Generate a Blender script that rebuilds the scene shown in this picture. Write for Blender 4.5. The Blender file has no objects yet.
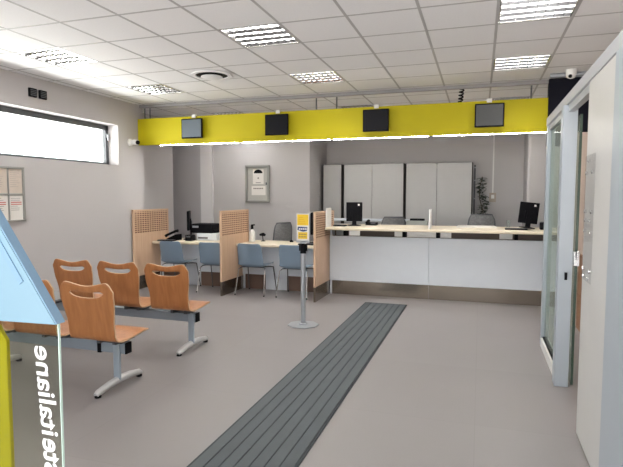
import bpy, bmesh, math, random
from mathutils import Vector, Matrix
random.seed(7)
SC = bpy.context.scene
COL = SC.collection
PI = math.pi

# ------------------------------------------------------------------ materials
MATS = {}
def mat(name, color, rough=0.5, metal=0.0, noise=0.0, nscale=8.0, bump=0.0, bscale=200.0, spec=0.5):
    m = bpy.data.materials.new(name); m.use_nodes = True
    nt = m.node_tree; b = nt.nodes['Principled BSDF']
    b.inputs['Base Color'].default_value = (*color, 1)
    b.inputs['Roughness'].default_value = rough
    b.inputs['Metallic'].default_value = metal
    b.inputs['Specular IOR Level'].default_value = spec
    tc = nt.nodes.new('ShaderNodeTexCoord')
    n = nt.nodes.new('ShaderNodeTexNoise'); n.inputs['Scale'].default_value = nscale; n.inputs['Detail'].default_value = 4
    nt.links.new(tc.outputs['Object'], n.inputs['Vector'])
    mx = nt.nodes.new('ShaderNodeMix'); mx.data_type = 'RGBA'
    a = max(noise, 0.02)
    mx.inputs[6].default_value = (*[max(0, c * (1 - a)) for c in color], 1)
    mx.inputs[7].default_value = (*[min(1, c * (1 + a)) for c in color], 1)
    nt.links.new(n.outputs['Fac'], mx.inputs[0]); nt.links.new(mx.outputs[2], b.inputs['Base Color'])
    if bump:
        n2 = nt.nodes.new('ShaderNodeTexNoise'); n2.inputs['Scale'].default_value = bscale
        nt.links.new(tc.outputs['Object'], n2.inputs['Vector'])
        bp = nt.nodes.new('ShaderNodeBump'); bp.inputs['Strength'].default_value = bump; bp.inputs['Distance'].default_value = 0.003
        nt.links.new(n2.outputs['Fac'], bp.inputs['Height']); nt.links.new(bp.outputs['Normal'], b.inputs['Normal'])
    MATS[name] = m; return m

def wood(name, c1, c2, rough=0.35, axis=2, scale=14.0, amount=5.0):
    m = bpy.data.materials.new(name); m.use_nodes = True
    nt = m.node_tree; b = nt.nodes['Principled BSDF']; b.inputs['Roughness'].default_value = rough
    tc = nt.nodes.new('ShaderNodeTexCoord'); mp = nt.nodes.new('ShaderNodeMapping')
    s = [scale, scale, scale]; s[axis] = scale * 0.06
    mp.inputs['Scale'].default_value = s
    nt.links.new(tc.outputs['Object'], mp.inputs['Vector'])
    n = nt.nodes.new('ShaderNodeTexNoise'); n.inputs['Scale'].default_value = 2.5; n.inputs['Detail'].default_value = 6; n.inputs['Distortion'].default_value = 0.6
    nt.links.new(mp.outputs['Vector'], n.inputs['Vector'])
    r = nt.nodes.new('ShaderNodeValToRGB')
    r.color_ramp.elements[0].position = 0.3; r.color_ramp.elements[0].color = (*c1, 1)
    r.color_ramp.elements[1].position = 0.7; r.color_ramp.elements[1].color = (*c2, 1)
    nt.links.new(n.outputs['Fac'], r.inputs['Fac']); nt.links.new(r.outputs['Color'], b.inputs['Base Color'])
    MATS[name] = m; return m

def emit(name, color, strength):
    m = bpy.data.materials.new(name); m.use_nodes = True
    b = m.node_tree.nodes['Principled BSDF']
    b.inputs['Base Color'].default_value = (0.8, 0.8, 0.8, 1)
    b.inputs['Emission Color'].default_value = (*color, 1); b.inputs['Emission Strength'].default_value = strength
    MATS[name] = m; return m

def glass(name, tint, refl=0.05, rough=0.02, frost=0.0):
    m = bpy.data.materials.new(name); m.use_nodes = True
    nt = m.node_tree; nt.nodes.clear()
    o = nt.nodes.new('ShaderNodeOutputMaterial'); t = nt.nodes.new('ShaderNodeBsdfTransparent'); t.inputs['Color'].default_value = (*tint, 1)
    g = nt.nodes.new('ShaderNodeBsdfGlossy'); g.inputs['Roughness'].default_value = rough
    mx = nt.nodes.new('ShaderNodeMixShader')
    mx.inputs[0].default_value = refl; nt.links.new(g.outputs[0], mx.inputs[2])
    if frost:
        d = nt.nodes.new('ShaderNodeBsdfTranslucent'); d.inputs['Color'].default_value = (*tint, 1)
        d2 = nt.nodes.new('ShaderNodeBsdfDiffuse'); d2.inputs['Color'].default_value = (*tint, 1)
        ad = nt.nodes.new('ShaderNodeMixShader'); ad.inputs[0].default_value = 0.5
        nt.links.new(d.outputs[0], ad.inputs[1]); nt.links.new(d2.outputs[0], ad.inputs[2])
        m2 = nt.nodes.new('ShaderNodeMixShader'); m2.inputs[0].default_value = frost
        nt.links.new(t.outputs[0], m2.inputs[1]); nt.links.new(ad.outputs[0], m2.inputs[2]); nt.links.new(m2.outputs[0], mx.inputs[1])
    else:
        nt.links.new(t.outputs[0], mx.inputs[1])
    nt.links.new(mx.outputs[0], o.inputs['Surface'])
    MATS[name] = m; return m

WALL = mat('wall_paint', (0.505, 0.485, 0.485), 0.85, noise=0.03, nscale=1.5, bump=0.05)
CEIL = mat('ceiling_tile', (0.81, 0.805, 0.815), 0.9, noise=0.05, nscale=60, bump=0.1, bscale=400)
TBAR = mat('tee_bar', (0.44, 0.43, 0.43), 0.6)
YEL = mat('yellow_laminate', (0.46, 0.395, 0.002), 0.55, noise=0.03, nscale=2, spec=.25)
NAVY = mat('navy_laminate', (0.007, 0.007, 0.014), 0.7, spec=.15)
BEECH = wood('beech_veneer', (0.58, 0.385, 0.255), (0.66, 0.455, 0.31), 0.45, axis=2)
BEECHD = wood('beech_groove', (0.16, 0.065, 0.035), (0.21, 0.09, 0.05), 0.6, axis=1)
TOPW = wood('pale_worktop', (0.72, 0.62, 0.47), (0.80, 0.70, 0.55), 0.35, axis=0)
CHERRY = wood('cherry_plywood', (0.36, 0.140, 0.048), (0.46, 0.195, 0.070), 0.33, axis=2, scale=10)
PLYE = mat('plywood_edge_lit', (0.60, 0.40, 0.24), 0.5)  # rim lightened: highlight from overhead light put into the colour
WHITE = mat('white_laminate', (0.70, 0.74, 0.795), 0.35, noise=0.02)
WHITEP = mat('white_plastic', (0.78, 0.77, 0.75), 0.4)
PAPER = mat('paper', (0.74, 0.71, 0.67), 0.8)
STEEL = mat('brushed_steel', (0.30, 0.255, 0.21), 0.20, 1.0, noise=0.08, nscale=3)
CHROME = mat('chrome_tube', (0.62, 0.62, 0.63), 0.22, 1.0)
GREYM = mat('grey_metal', (0.40, 0.42, 0.45), 0.4, 0.6)
BEAMM = mat('blue_grey_beam', (0.30, 0.35, 0.405), 0.4, 0.3)
RAILA = mat('rail_aluminium', (0.46, 0.47, 0.49), 0.42, 0.15, noise=0.03)
ALU = mat('pale_aluminium', (0.40, 0.445, 0.49), 0.42, 0.15, noise=0.03)
FOOTM = mat('cast_aluminium', (0.62, 0.62, 0.62), 0.35, 0.4)
BLACK = mat('black_plastic', (0.005, 0.005, 0.007), 0.6, spec=.1)
DARKG = mat('dark_grey_metal', (0.10, 0.105, 0.115), 0.45, 0.2)
BROWN = mat('dark_brown_panel', (0.10, 0.07, 0.055), 0.5)
KICKB = mat('brown_kick', (0.16, 0.10, 0.075), 0.4)
BLUECH = mat('blue_chair_plastic', (0.185, 0.255, 0.335), 0.45, noise=0.03)
TOTEMB = mat('light_blue_panel', (0.165, 0.29, 0.38), 0.45, noise=0.03, nscale=3)
TOTEMS = mat('mid_blue_edge', (0.16, 0.285, 0.42), 0.45)
MATM = mat('rubber_mat', (0.072, 0.085, 0.092), 0.7, noise=0.12, nscale=6)
MATD = mat('rubber_border', (0.030, 0.037, 0.042), 0.8)
CABG = mat('cabinet_grey', (0.44, 0.435, 0.43), 0.45, noise=0.03)
CABD = mat('cabinet_gap', (0.05, 0.045, 0.04), 0.6)
MESHG = mat('grey_mesh_fabric', (0.20, 0.20, 0.205), 0.8, noise=0.5, nscale=40)
BOARDG = mat('board_grey', (0.32, 0.32, 0.30), 0.4, 0.4)
BOARDB = mat('board_backing', (0.44, 0.43, 0.40), 0.6)
LEAF = mat('leaf_green', (0.022, 0.036, 0.020), 0.6, noise=0.3)
STEMM = mat('stem_brown', (0.10, 0.08, 0.05), 0.7)
SOIL = mat('soil', (0.03, 0.02, 0.015), 0.9, noise=0.3, nscale=40)
SCREENB = mat('screen_black', (0.006, 0.006, 0.009), 0.35, spec=.15)
SCREENG = mat('screen_grey', (0.045, 0.047, 0.047), 0.4)
SCREENL = mat('screen_reflection', (0.075, 0.095, 0.115), 0.3)  # blue grey reflection put into the screen's base colour
INK = mat('ink_grey', (0.22, 0.20, 0.19), 0.8)
INKR = mat('ink_red', (0.55, 0.16, 0.14), 0.8)
INKB = mat('ink_blue', (0.06, 0.08, 0.18), 0.7)
YELP = mat('poster_yellow', (0.78, 0.52, 0.02), 0.5, noise=0.05, nscale=12)
OFFW = mat('office_wall_beige', (0.58, 0.47, 0.40), 0.85, noise=0.03)
SHELFW = wood('brown_shelf', (0.26, 0.13, 0.07), (0.34, 0.18, 0.10), 0.5, axis=1)
PANELW = mat('white_partition', (0.56, 0.55, 0.53), 0.4, noise=0.015)
LOUV = mat('louver_aluminium', (0.60, 0.60, 0.60), 0.10, 1.0)
STREAKW = mat('streak_strip_white', (0.7, 0.7, 0.69), 0.5)  # for the strips added to show as bright streaks in the louvres
HOUS = mat('fixture_reflector', (0.70, 0.70, 0.69), 0.18, 1.0)
TUBE = emit('fluorescent_tube', (1.0, 0.98, 0.95), 31.0)
LED = emit('led_diffuser', (1.0, 0.98, 0.95), 40.0)
GL = glass('clear_glass', (0.93, 0.95, 0.94))
GLT = glass('totem_glass', (0.88, 0.90, 0.84))
GLG = glass('green_glass', (0.84, 0.90, 0.87), frost=0.22)
ACRY = glass('clear_acrylic', (0.93, 0.93, 0.93))
GEDGE = mat('glass_edge', (0.62, 0.80, 0.72), 0.2)
GEDGED = mat('dark_glass_edge', (0.05, 0.08, 0.06), 0.2)
SCREW = mat('polished_screw', (0.85, 0.85, 0.85), 0.12, 1.0)
TEXTW = mat('white_lettering', (0.85, 0.85, 0.85), 0.6)

def floor_material():
    m = bpy.data.materials.new('vinyl_floor'); m.use_nodes = True
    nt = m.node_tree; b = nt.nodes['Principled BSDF']
    tc = nt.nodes.new('ShaderNodeTexCoord')
    n = nt.nodes.new('ShaderNodeTexNoise'); n.inputs['Scale'].default_value = 1.1; n.inputs['Detail'].default_value = 3
    nt.links.new(tc.outputs['Object'], n.inputs['Vector'])
    br = nt.nodes.new('ShaderNodeTexBrick'); br.inputs['Scale'].default_value = 1.0
    br.inputs['Brick Width'].default_value = 1.2; br.inputs['Row Height'].default_value = 1.2
    br.inputs['Mortar Size'].default_value = 0.003; br.offset = 0.0
    br.inputs['Color1'].default_value = (0.255, 0.236, 0.233, 1); br.inputs['Color2'].default_value = (0.266, 0.246, 0.243, 1)
    br.inputs['Mortar'].default_value = (0.240, 0.221, 0.218, 1)
    nt.links.new(tc.outputs['Object'], br.inputs['Vector'])
    mx = nt.nodes.new('ShaderNodeMix'); mx.data_type = 'RGBA'; mx.blend_type = 'MULTIPLY'; mx.inputs[0].default_value = 1
    r = nt.nodes.new('ShaderNodeValToRGB'); r.color_ramp.elements[0].color = (0.92, 0.92, 0.92, 1); r.color_ramp.elements[1].color = (1, 1, 1, 1)
    nt.links.new(n.outputs['Fac'], r.inputs['Fac'])
    nt.links.new(br.outputs['Color'], mx.inputs[6]); nt.links.new(r.outputs['Color'], mx.inputs[7])
    nt.links.new(mx.outputs[2], b.inputs['Base Color'])
    b.inputs['Roughness'].default_value = 0.42; b.inputs['Specular IOR Level'].default_value = 0.4
    return m
FLOOR = floor_material()

# ------------------------------------------------------------------ mesh helpers
def base_of(o):
    v = Vector((0, 0, 0))
    while o is not None:
        v += o.location; o = o.parent
    return v

class MB:
    def __init__(s): s.bm = bmesh.new()
    def box(s, x0, x1, y0, y1, z0, z1):
        v = [s.bm.verts.new(p) for p in ((x0,y0,z0),(x1,y0,z0),(x1,y1,z0),(x0,y1,z0),(x0,y0,z1),(x1,y0,z1),(x1,y1,z1),(x0,y1,z1))]
        for f in ((3,2,1,0),(4,5,6,7),(0,1,5,4),(1,2,6,5),(2,3,7,6),(3,0,4,7)): s.bm.faces.new([v[i] for i in f])
        return s
    def prism(s, pts, vec):
        """polygon pts (3D, planar) pushed along vec"""
        vec = Vector(vec)
        a = [s.bm.verts.new(p) for p in pts]; b = [s.bm.verts.new(Vector(p) + vec) for p in pts]
        s.bm.faces.new(a[::-1]); s.bm.faces.new(b); n = len(a)
        for i in range(n): s.bm.faces.new((a[i], a[(i+1) % n], b[(i+1) % n], b[i]))
        return s
    def tube(s, path, r, seg=10, caps=True):
        path = [Vector(p) for p in path]; rings = []
        rr = r if isinstance(r, (list, tuple)) else [r] * len(path)
        t0 = (path[1] - path[0]).normalized()
        up = Vector((0, 0, 1)) if abs(t0.z) < 0.9 else Vector((1, 0, 0))
        nrm = t0.cross(up).normalized()
        for i, p in enumerate(path):
            if i == 0: t = path[1] - path[0]
            elif i == len(path) - 1: t = path[-1] - path[-2]
            else: t = (path[i+1] - path[i]).normalized() + (path[i] - path[i-1]).normalized()
            t.normalize(); nrm = (nrm - t * nrm.dot(t)).normalized(); bn = t.cross(nrm)
            rings.append([s.bm.verts.new(p + (nrm * math.cos(2*PI*k/seg) + bn * math.sin(2*PI*k/seg)) * rr[i]) for k in range(seg)])
        for a, b in zip(rings, rings[1:]):
            for k in range(seg): s.bm.faces.new((a[k], a[(k+1) % seg], b[(k+1) % seg], b[k]))
        if caps: s.bm.faces.new(rings[0][::-1]); s.bm.faces.new(rings[-1])
        return s
    def lathe(s, c, prof, seg=24, axis='Z'):
        c = Vector(c); rings = []
        for r, h in prof:
            ring = []
            for k in range(seg):
                a = 2*PI*k/seg; u, w = r*math.cos(a), r*math.sin(a)
                ring.append(s.bm.verts.new(c + (Vector((u, w, h)) if axis == 'Z' else Vector((u, h, w)) if axis == 'Y' else Vector((h, u, w)))))
            rings.append(ring)
        for a, b in zip(rings, rings[1:]):
            for k in range(seg): s.bm.faces.new((a[k], a[(k+1) % seg], b[(k+1) % seg], b[k]))
        s.bm.faces.new(rings[0][::-1]); s.bm.faces.new(rings[-1]); return s
    def quad(s, *p): s.bm.faces.new([s.bm.verts.new(q) for q in p]); return s
    def grid(s, rows, skip=lambda i, j: False):
        vs = [[s.bm.verts.new(p) for p in r] for r in rows]
        for i in range(len(rows) - 1):
            for j in range(len(rows[0]) - 1):
                if not skip(i, j): s.bm.faces.new((vs[i][j], vs[i][j+1], vs[i+1][j+1], vs[i+1][j]))
        return s
    def rot(s, ang, axis, piv):
        bmesh.ops.rotate(s.bm, verts=s.bm.verts, cent=piv, matrix=Matrix.Rotation(ang, 3, axis)); return s
    def build(s, name, m, parent=None, bevel=0.0, smooth=False, solid=0.0, subsurf=0, keep=False):
        bmesh.ops.remove_doubles(s.bm, verts=s.bm.verts, dist=1e-6)
        bmesh.ops.recalc_face_normals(s.bm, faces=s.bm.faces)
        co = [v.co for v in s.bm.verts]
        if parent is not None: off = base_of(parent)
        elif keep: off = Vector((0, 0, 0))
        else:
            lo = Vector([min(c[i] for c in co) for i in range(3)]); hi = Vector([max(c[i] for c in co) for i in range(3)])
            off = Vector(((lo.x+hi.x)/2, (lo.y+hi.y)/2, lo.z))
        bmesh.ops.translate(s.bm, verts=s.bm.verts, vec=-off)
        me = bpy.data.meshes.new(name); s.bm.to_mesh(me); s.bm.free()
        me.materials.append(m)
        if smooth:
            for p in me.polygons: p.use_smooth = True
        o = bpy.data.objects.new(name, me); COL.objects.link(o)
        if parent is not None: o.parent = parent
        else: o.location = off
        if solid:
            md = o.modifiers.new('Solidify', 'SOLIDIFY'); md.thickness = solid; md.offset = 0
        if bevel:
            md = o.modifiers.new('Bevel', 'BEVEL'); md.width = bevel; md.segments = 2; md.limit_method = 'ANGLE'
        if subsurf:
            md = o.modifiers.new('Subdivision', 'SUBSURF'); md.levels = subsurf; md.render_levels = subsurf
        if smooth and not subsurf:
            md = o.modifiers.new('EdgeSplit', 'EDGE_SPLIT'); md.split_angle = math.radians(40)
        return o

def B(*a): return MB().box(*a)

def tag(o, label, cat, group=None):
    o['label'] = label; o['category'] = cat
    if group: o['group'] = group
    return o
def thing(name, loc, label, cat, group=None):
    o = bpy.data.objects.new(name, None); COL.objects.link(o); o.location = loc; o.empty_display_size = 0.1
    return tag(o, label, cat, group)
def struct(o): o['kind'] = 'structure'; return o
def dup(root, loc, label=None, rz=None):
    r = root.copy(); COL.objects.link(r); r.location = loc
    if label: r['label'] = label
    if rz is not None: r.rotation_euler = (0, 0, rz)
    for ch in list(root.children):
        c = ch.copy(); COL.objects.link(c); c.parent = r
        for g in list(ch.children):
            d = g.copy(); COL.objects.link(d); d.parent = c
    return r

# ------------------------------------------------------------------ the setting
XL, XR, YB, YF, ZC = -5.42, 3.2, 10.65, -2.0, 3.05
struct(B(-7.2, XR + .2, YF - .2, YB + .2, -0.1, 0).build('floor', FLOOR, keep=True))

# left wall with the high strip window
WY0, WY1, WZ0, WZ1 = 2.4, 6.87, 2.03, 2.655
m = MB()
m.box(XL-.3, XL, YF-.2, WY0, 0, ZC); m.box(XL-.3, XL, WY1, 7.5, 0, ZC)
m.box(XL-.3, XL, WY0, WY1, 0, WZ0); m.box(XL-.3, XL, WY0, WY1, WZ1, ZC)
struct(m.build('wall_left', WALL, keep=True))
m = MB(); m.box(-6.1, -5.85, 7.5, 9.04, 0, ZC); m.box(-6.1, XL-.3, 7.4, 7.5, 0, ZC)
m.box(-7.2, -7.0, 8.8, 10.2, 0, ZC); m.box(-7.0, -5.3, 10.0, 10.2, 0, ZC); m.box(-7.0, -6.1, 8.84, 9.04, 0, ZC)
struct(m.build('wall_recess', WALL, keep=True))
struct(B(-5.46, -5.195, 9.44, 9.5, 0, ZC).build('wall_pillar', mat('pillar_pale', (0.74, 0.72, 0.72), 0.8), keep=True))  # tone set paler than the surrounding walls
struct(B(-5.46, -3.125, 9.5, 9.7, 0, ZC).build('wall_middle', WALL, keep=True))
struct(B(-3.325, -3.125, 9.7, YB, 0, ZC).build('wall_corner', WALL, keep=True))
struct(B(-3.325, XR+.2, YB, YB+.2, 0, ZC).build('wall_far', WALL, keep=True))
struct(B(.77, 1.7, 9.75, YB, 0, ZC).build('wall_column', WALL, keep=True, bevel=0.04))
struct(B(XR, XR+.2, YF-.2, YB, 0, ZC).build('wall_right', OFFW, keep=True))
m = MB(); m.box(XL, -4.2, YF-.2, YF, 0, ZC); m.box(1.6, XR, YF-.2, YF, 0, ZC); m.box(-4.2, 1.6, YF-.2, YF, 2.6, ZC)
struct(m.build('wall_near', WALL, keep=True))

# ceiling: tiles with real gaps where the fixtures sit
CELL = 0.6
lights = [(-4.7, 4.31), (-2.3, 4.31), (.1, 4.31), (-4.7, 6.11), (-2.3, 6.11), (.1, 6.11),
          (-4.7, 8.51), (-2.3, 8.51), (.1, 8.51), (1.9, 4.31), (-4.7, 2.51), (-2.3, 2.51), (.1, 2.51)]
lit = {(round((x - .1) / CELL), round((y - 4.91) / CELL)) for x, y in lights}
m = MB()
for i in range(-13, 6):
    for j in range(-12, 10):
        if (i, j) in lit: continue
        x0, y0 = .1 + i * CELL, 4.91 + j * CELL
        m.box(x0, x0 + CELL, y0, y0 + CELL, ZC + .0008, ZC + .03)
struct(m.build('ceiling', CEIL, keep=True))
m = MB()
for i in range(-13, 7): m.box(.1 + i*CELL - .012, .1 + i*CELL + .012, YF-.2, YB + .1, ZC - .001, ZC + .005)
for j in range(-12, 11): m.box(-7.2, XR + .1, 4.91 + j*CELL - .012, 4.91 + j*CELL + .012, ZC - .0005, ZC + .005)
struct(m.build('trim_1', TBAR, keep=True))

struct(B(-7.3, XR+.3, YF-.3, YB+.3, ZC+.18, ZC+.3).build('leak_slab', TBAR, keep=True))  # unseen slab added to stop daylight leaking in around the fixtures
# window
w = bpy.data.objects.new('window_1', None); COL.objects.link(w); w.location = (XL - .2, (WY0+WY1)/2, WZ0); struct(w)
m = MB()
m.box(XL-.25, XL-.19, WY1-.055, WY1, WZ0, WZ1); m.box(XL-.25, XL-.19, WY0, WY0+.06, WZ0, WZ1)
m.box(XL-.25, XL-.19, WY0, WY1, WZ0, WZ0+.045); m.box(XL-.25, XL-.19, WY0, WY1, WZ1-.075, WZ1)
m.build('window_frame', DARKG, w, bevel=.004)
B(XL-.225, XL-.219, WY0+.06, WY1-.055, WZ0+.045, WZ1-.075).build('glass_pane', GL, w)
m = B(XL-.19, XL-.175, WY1-.045, WY1-.02, WZ1-.19, WZ1-.13); m.box(XL-.175, XL-.155, WY1-.04, WY1-.025, WZ1-.24, WZ1-.14)
h = m.build('handle', GREYM, w, bevel=.004); h['label'] = 'small silver handle'
# entrance glazing behind the camera
w2 = bpy.data.objects.new('window_2', None); COL.objects.link(w2); w2.location = (-1.3, YF-.1, 0); struct(w2)
m = MB()
for x in (-4.2, -2.3, -.4, 1.55): m.box(x, x+.05, YF-.13, YF-.07, 0, 2.6)
m.box(-4.2, 1.6, YF-.13, YF-.07, 2.55, 2.6); m.box(-4.2, 1.6, YF-.13, YF-.07, 0, .06)
m.build('window_frame', DARKG, w2)

# ------------------------------------------------------------------ ceiling lights
def make_light(x, y):
    t = thing('ceiling_light', (x+.3, y+.3, ZC), '', 'ceiling light', 'square louvred ceiling lights')
    e = .014
    m = MB()
    m.box(x+e, x+CELL-e, y+e, y+CELL-e, ZC+.10, ZC+.11)
    m.box(x+e, x+e+.012, y+e, y+CELL-e, ZC, ZC+.10); m.box(x+CELL-e-.012, x+CELL-e, y+e, y+CELL-e, ZC, ZC+.10)
    m.box(x+e, x+CELL-e, y+e, y+e+.012, ZC, ZC+.10); m.box(x+e, x+CELL-e, y+CELL-e-.012, y+CELL-e, ZC, ZC+.10)
    m.build('housing', HOUS, t)
    p = (CELL - 2*e - .024) / 4; y0 = y + e + .012
    for k in range(4):
        yc = y0 + (k + .5) * p
        MB().tube([(x+.04, yc, ZC+.045), (x+CELL-.04, yc, ZC+.045)], .012, 10).build('tube', TUBE, t, smooth=True)
    m = MB()
    for k in range(5):
        yc = y0 + k * p; hw = .014
        m.prism([(x+e+.012, yc-.004 if k else yc, ZC+.002), (x+e+.012, yc+.004 if k < 4 else yc, ZC+.002), (x+e+.012, min(yc+hw, y0+4*p), ZC+.026), (x+e+.012, max(yc-hw, y0), ZC+.026)], (CELL-2*e-.024, 0, 0))
    for k in range(1, 8):
        xc = x + k * CELL / 8
        m.prism([(xc-.0015, y0, ZC+.004), (xc+.0015, y0, ZC+.004), (xc+.004, y0, ZC+.026), (xc-.004, y0, ZC+.026)], (0, 4*p, 0))
    m.build('louver', LOUV, t)
    for k in range(5):
        yc = y0 + k * p
        B(x+e+.012, x+CELL-e-.012, max(yc-.012, y0), min(yc+.012, y0+4*p), ZC+.0262, ZC+.041).build('streak_strip', STREAKW, t)  # white strips added above the blades to catch tube light as streaks
    return t
L0 = make_light(*lights[2])
L0['label'] = 'large louvred ceiling light cut by top edge of picture, towards the glass partition'
lab = {(-4.7, 4.31): 'louvred ceiling light nearest the strip window, in the bright patch of ceiling',
       (-2.3, 4.31): 'louvred ceiling light in the middle of the ceiling, nearer of two in its row',
       (-4.7, 6.11): 'louvred ceiling light near left wall above the camera, just before the yellow band',
       (-2.3, 6.11): 'louvred ceiling light in the middle of ceiling, to the right of the round vent',
       (.1, 6.11): 'louvred ceiling light above the rightmost screen, near the dark blue bulkhead',
       (-4.7, 8.51): 'ceiling light sliver seen over the yellow band, between the two left screens',
       (-2.3, 8.51): 'ceiling light sliver seen over the yellow band beside the third screen',
       (.1, 8.51): 'ceiling light sliver seen over yellow band at its right end',
       (1.9, 4.31): 'added unseen ceiling light brightening the office behind the glass partition',  # lamp out of view, put in to brighten the office interior
       (-4.7, 2.51): 'ceiling light above the waiting area outside the picture at left',
       (-2.3, 2.51): 'ceiling light above the waiting area outside the picture in the middle',
       (.1, 2.51): 'ceiling light above the waiting area outside the picture at right'}
for x, y in lights:
    if (x, y) != (.1, 4.31): dup(L0, (x+.3, y+.3, ZC), lab[(x, y)])

# round ceiling vent
v = thing('ceiling_vent', (-3.2, 5.84, ZC), 'round ceiling air vent with dark ring left of centre', 'air vent')
m = MB()
def ring(m, c, r0, r1, z0, z1, seg=40):
    rows = []
    for r, z in ((r0, z0), (r1, z0), (r1, z1), (r0, z1), (r0, z0)):
        rows.append([(c[0]+r*math.cos(2*PI*k/seg), c[1]+r*math.sin(2*PI*k/seg), z) for k in range(seg+1)])
    return m.grid(rows)
ring(m, (-3.2, 5.84), .20, .25, ZC-.016, ZC-.003); m.build('flange', CEIL, v, smooth=True)
MB().lathe((-3.2, 5.84, ZC-.004), [(.20, 0), (.20, .002)], 40).build('duct_opening', BLACK, v)
MB().lathe((-3.2, 5.84, ZC-.045), [(.03, 0), (.09, .004), (.135, .014), (.132, .02)], 40).build('diffuser_disc', CEIL, v, smooth=True)
MB().tube([(-3.2, 5.84, ZC-.03), (-3.2, 5.84, ZC-.004)], .02).build('stem', GREYM, v)

# ------------------------------------------------------------------ yellow band, rail, strips, screens
YBD = 7.35
band = thing('fascia_band', (-2.3, YBD, 2.39), 'long bright yellow fascia band hung from ceiling above the counter', 'fascia')
B(-5.41, .80, YBD, YBD+.06, 2.385, 2.815).build('panel', YEL, band, bevel=.003)
for x in (-5.30, -5.20, -2.33, -2.02, .60): MB().tube([(x, YBD+.05, 2.80), (x, YBD+.05, 2.99)], .011).build('hanger_rod', DARKG, band, smooth=True)
tag(B(-5.40, 1.2, 7.385, 7.43, 3.0, ZC-.0015).build('ceiling_rail', mat('rail_grey', (0.25, 0.24, 0.24), 0.5), bevel=.004), 'long grey rail fixed under the ceiling above the yellow band', 'rail')
for i, (a, b) in enumerate(((-4.99, -3.59), (-3.52, -2.11), (-2.06, -.695), (-.635, .795))):
    s = thing('light_strip', ((a+b)/2, YBD+.03, 2.369), ['white light strip under the yellow band below the first screen from left', 'white light strip under the yellow band below the second screen from left', 'white light strip under the yellow band below the third screen from left', 'white light strip under the yellow band below the rightmost screen'][i], 'light strip', 'light strips under the yellow band')
    B(a, b, YBD+.008, YBD+.040, 2.379, 2.3855).build('channel', GREYM, s)
    B(a+.003, b-.003, YBD+.010, YBD+.038, 2.375, 2.379).build('diffuser', LED, s)

def make_screen(xc, scr, label, rz, rx):
    t = thing('wall_screen', (xc, YBD, 2.61), label, 'screen', 'screens hung on the yellow band')
    w_, h_ = .365, .305; y = YBD - .075
    B(xc-w_/2, xc+w_/2, y-.035, y, 2.61-h_/2, 2.61+h_/2).build('bezel', BLACK, t, bevel=.006)
    B(xc-w_/2+.016, xc+w_/2-.016, y-.0375, y-.034, 2.61-h_/2+.02, 2.61+h_/2-.016).build('display', scr, t)
    m = B(xc-.05, xc+.05, y, y+.03, 2.56, 2.66); m.box(xc-.02, xc+.02, y+.03, YBD+.001, 2.59, 2.63)
    m.build('bracket', DARKG, t)
    m = B(xc-.035, xc+.03, YBD-.04, YBD+.075, 2.815, 2.835); m.box(xc-.035, xc+.03, YBD-.045, YBD-.03, 2.785, 2.835)
    k = m.build('mount_clip', WHITEP, t, bevel=.004); k['label'] = 'pale clip over the band top'
    return t
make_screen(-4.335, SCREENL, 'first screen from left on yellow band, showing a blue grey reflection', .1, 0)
make_screen(-2.905, SCREENB, 'second screen from left on yellow band, black', 0, 0)
make_screen(-1.415, SCREENB, 'third screen from left on yellow band, black', 0, 0)
make_screen(.088, SCREENG, 'rightmost screen on yellow band, dark grey with black rim', 0, 0)

# coiled cable from the rail
pts = [(-.27 + .03*0, 7.49, ZC+.002)]
for k in range(90):
    a = k/90; pts.append((-.27 - .05*a + .028*math.cos(k*.8), 7.49 + .028*math.sin(k*.8), ZC - .01 - a*.5))
cb = MB().tube(pts, .011, 6).build('coiled_cable', BLACK, smooth=True)
tag(cb, 'black coiled cable hanging from ceiling behind the yellow band', 'cable')

# navy bulkhead and dome camera
tag(B(.80, 1.9, YBD-.02, YBD+.1, 2.2, 3.046).build('bulkhead_box', NAVY, bevel=.004), 'dark navy bulkhead box at right end of the yellow band', 'bulkhead')
tag(MB().tube([(.78, 7.05, ZC-.028), (2.0, 7.05, ZC-.028)], .029, 12).build('conduit', GREYM, smooth=True), 'grey conduit under the ceiling by the dome camera', 'conduit')
c = thing('dome_camera', (.99, 6.90, 2.93), 'white dome security camera under ceiling above the navy bulkhead', 'security camera')
MB().lathe((.99, 6.90, 2.945), [(.02, 0), (.042, .010), (.056, .036), (.060, .06), (.060, .104)], 24).build('housing', WHITEP, c, smooth=True)
MB().lathe((.975, 6.845, 2.965), [(.004, -.012), (.018, -.008), (.022, .01)], 16, axis='Y').build('lens', BLACK, c, smooth=True)
c = thing('wall_camera', (XL, 7.12, 2.42), 'small white bullet security camera on left wall below the yellow band', 'security camera')
MB().lathe((XL+.001, 7.15, 2.415), [(.06, 0), (.06, .02), (.035, .035)], 20, axis='X').build('wall_plate', WHITEP, c, smooth=True)
MB().tube([(XL+.03, 7.15, 2.415), (XL+.10, 7.13, 2.415), (XL+.185, 7.10, 2.405)], [.03, .042, .042], 14).build('body', WHITEP, c, smooth=True)
MB().tube([(XL+.183, 7.10, 2.405), (XL+.20, 7.094, 2.403)], .034, 14).build('lens', BLACK, c, smooth=True)

# black boxes above the window
for y, s in ((5.235, 'black square wall box above the strip window, left one of two'), (5.395, 'black square wall box above the strip window, right one of two')):
    t = thing('wall_box', (XL, y, 2.80), s, 'wall box', 'black boxes on left wall')
    B(XL+.001, XL+.03, y-.058, y+.058, 2.795, 2.905).build('body', BLACK, t, bevel=.006)
    m = MB()
    for k in range(4): m.box(XL+.03, XL+.034, y-.045, y+.045, 2.813+k*.021, 2.823+k*.021)
    m.build('grille', DARKG, t)

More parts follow.
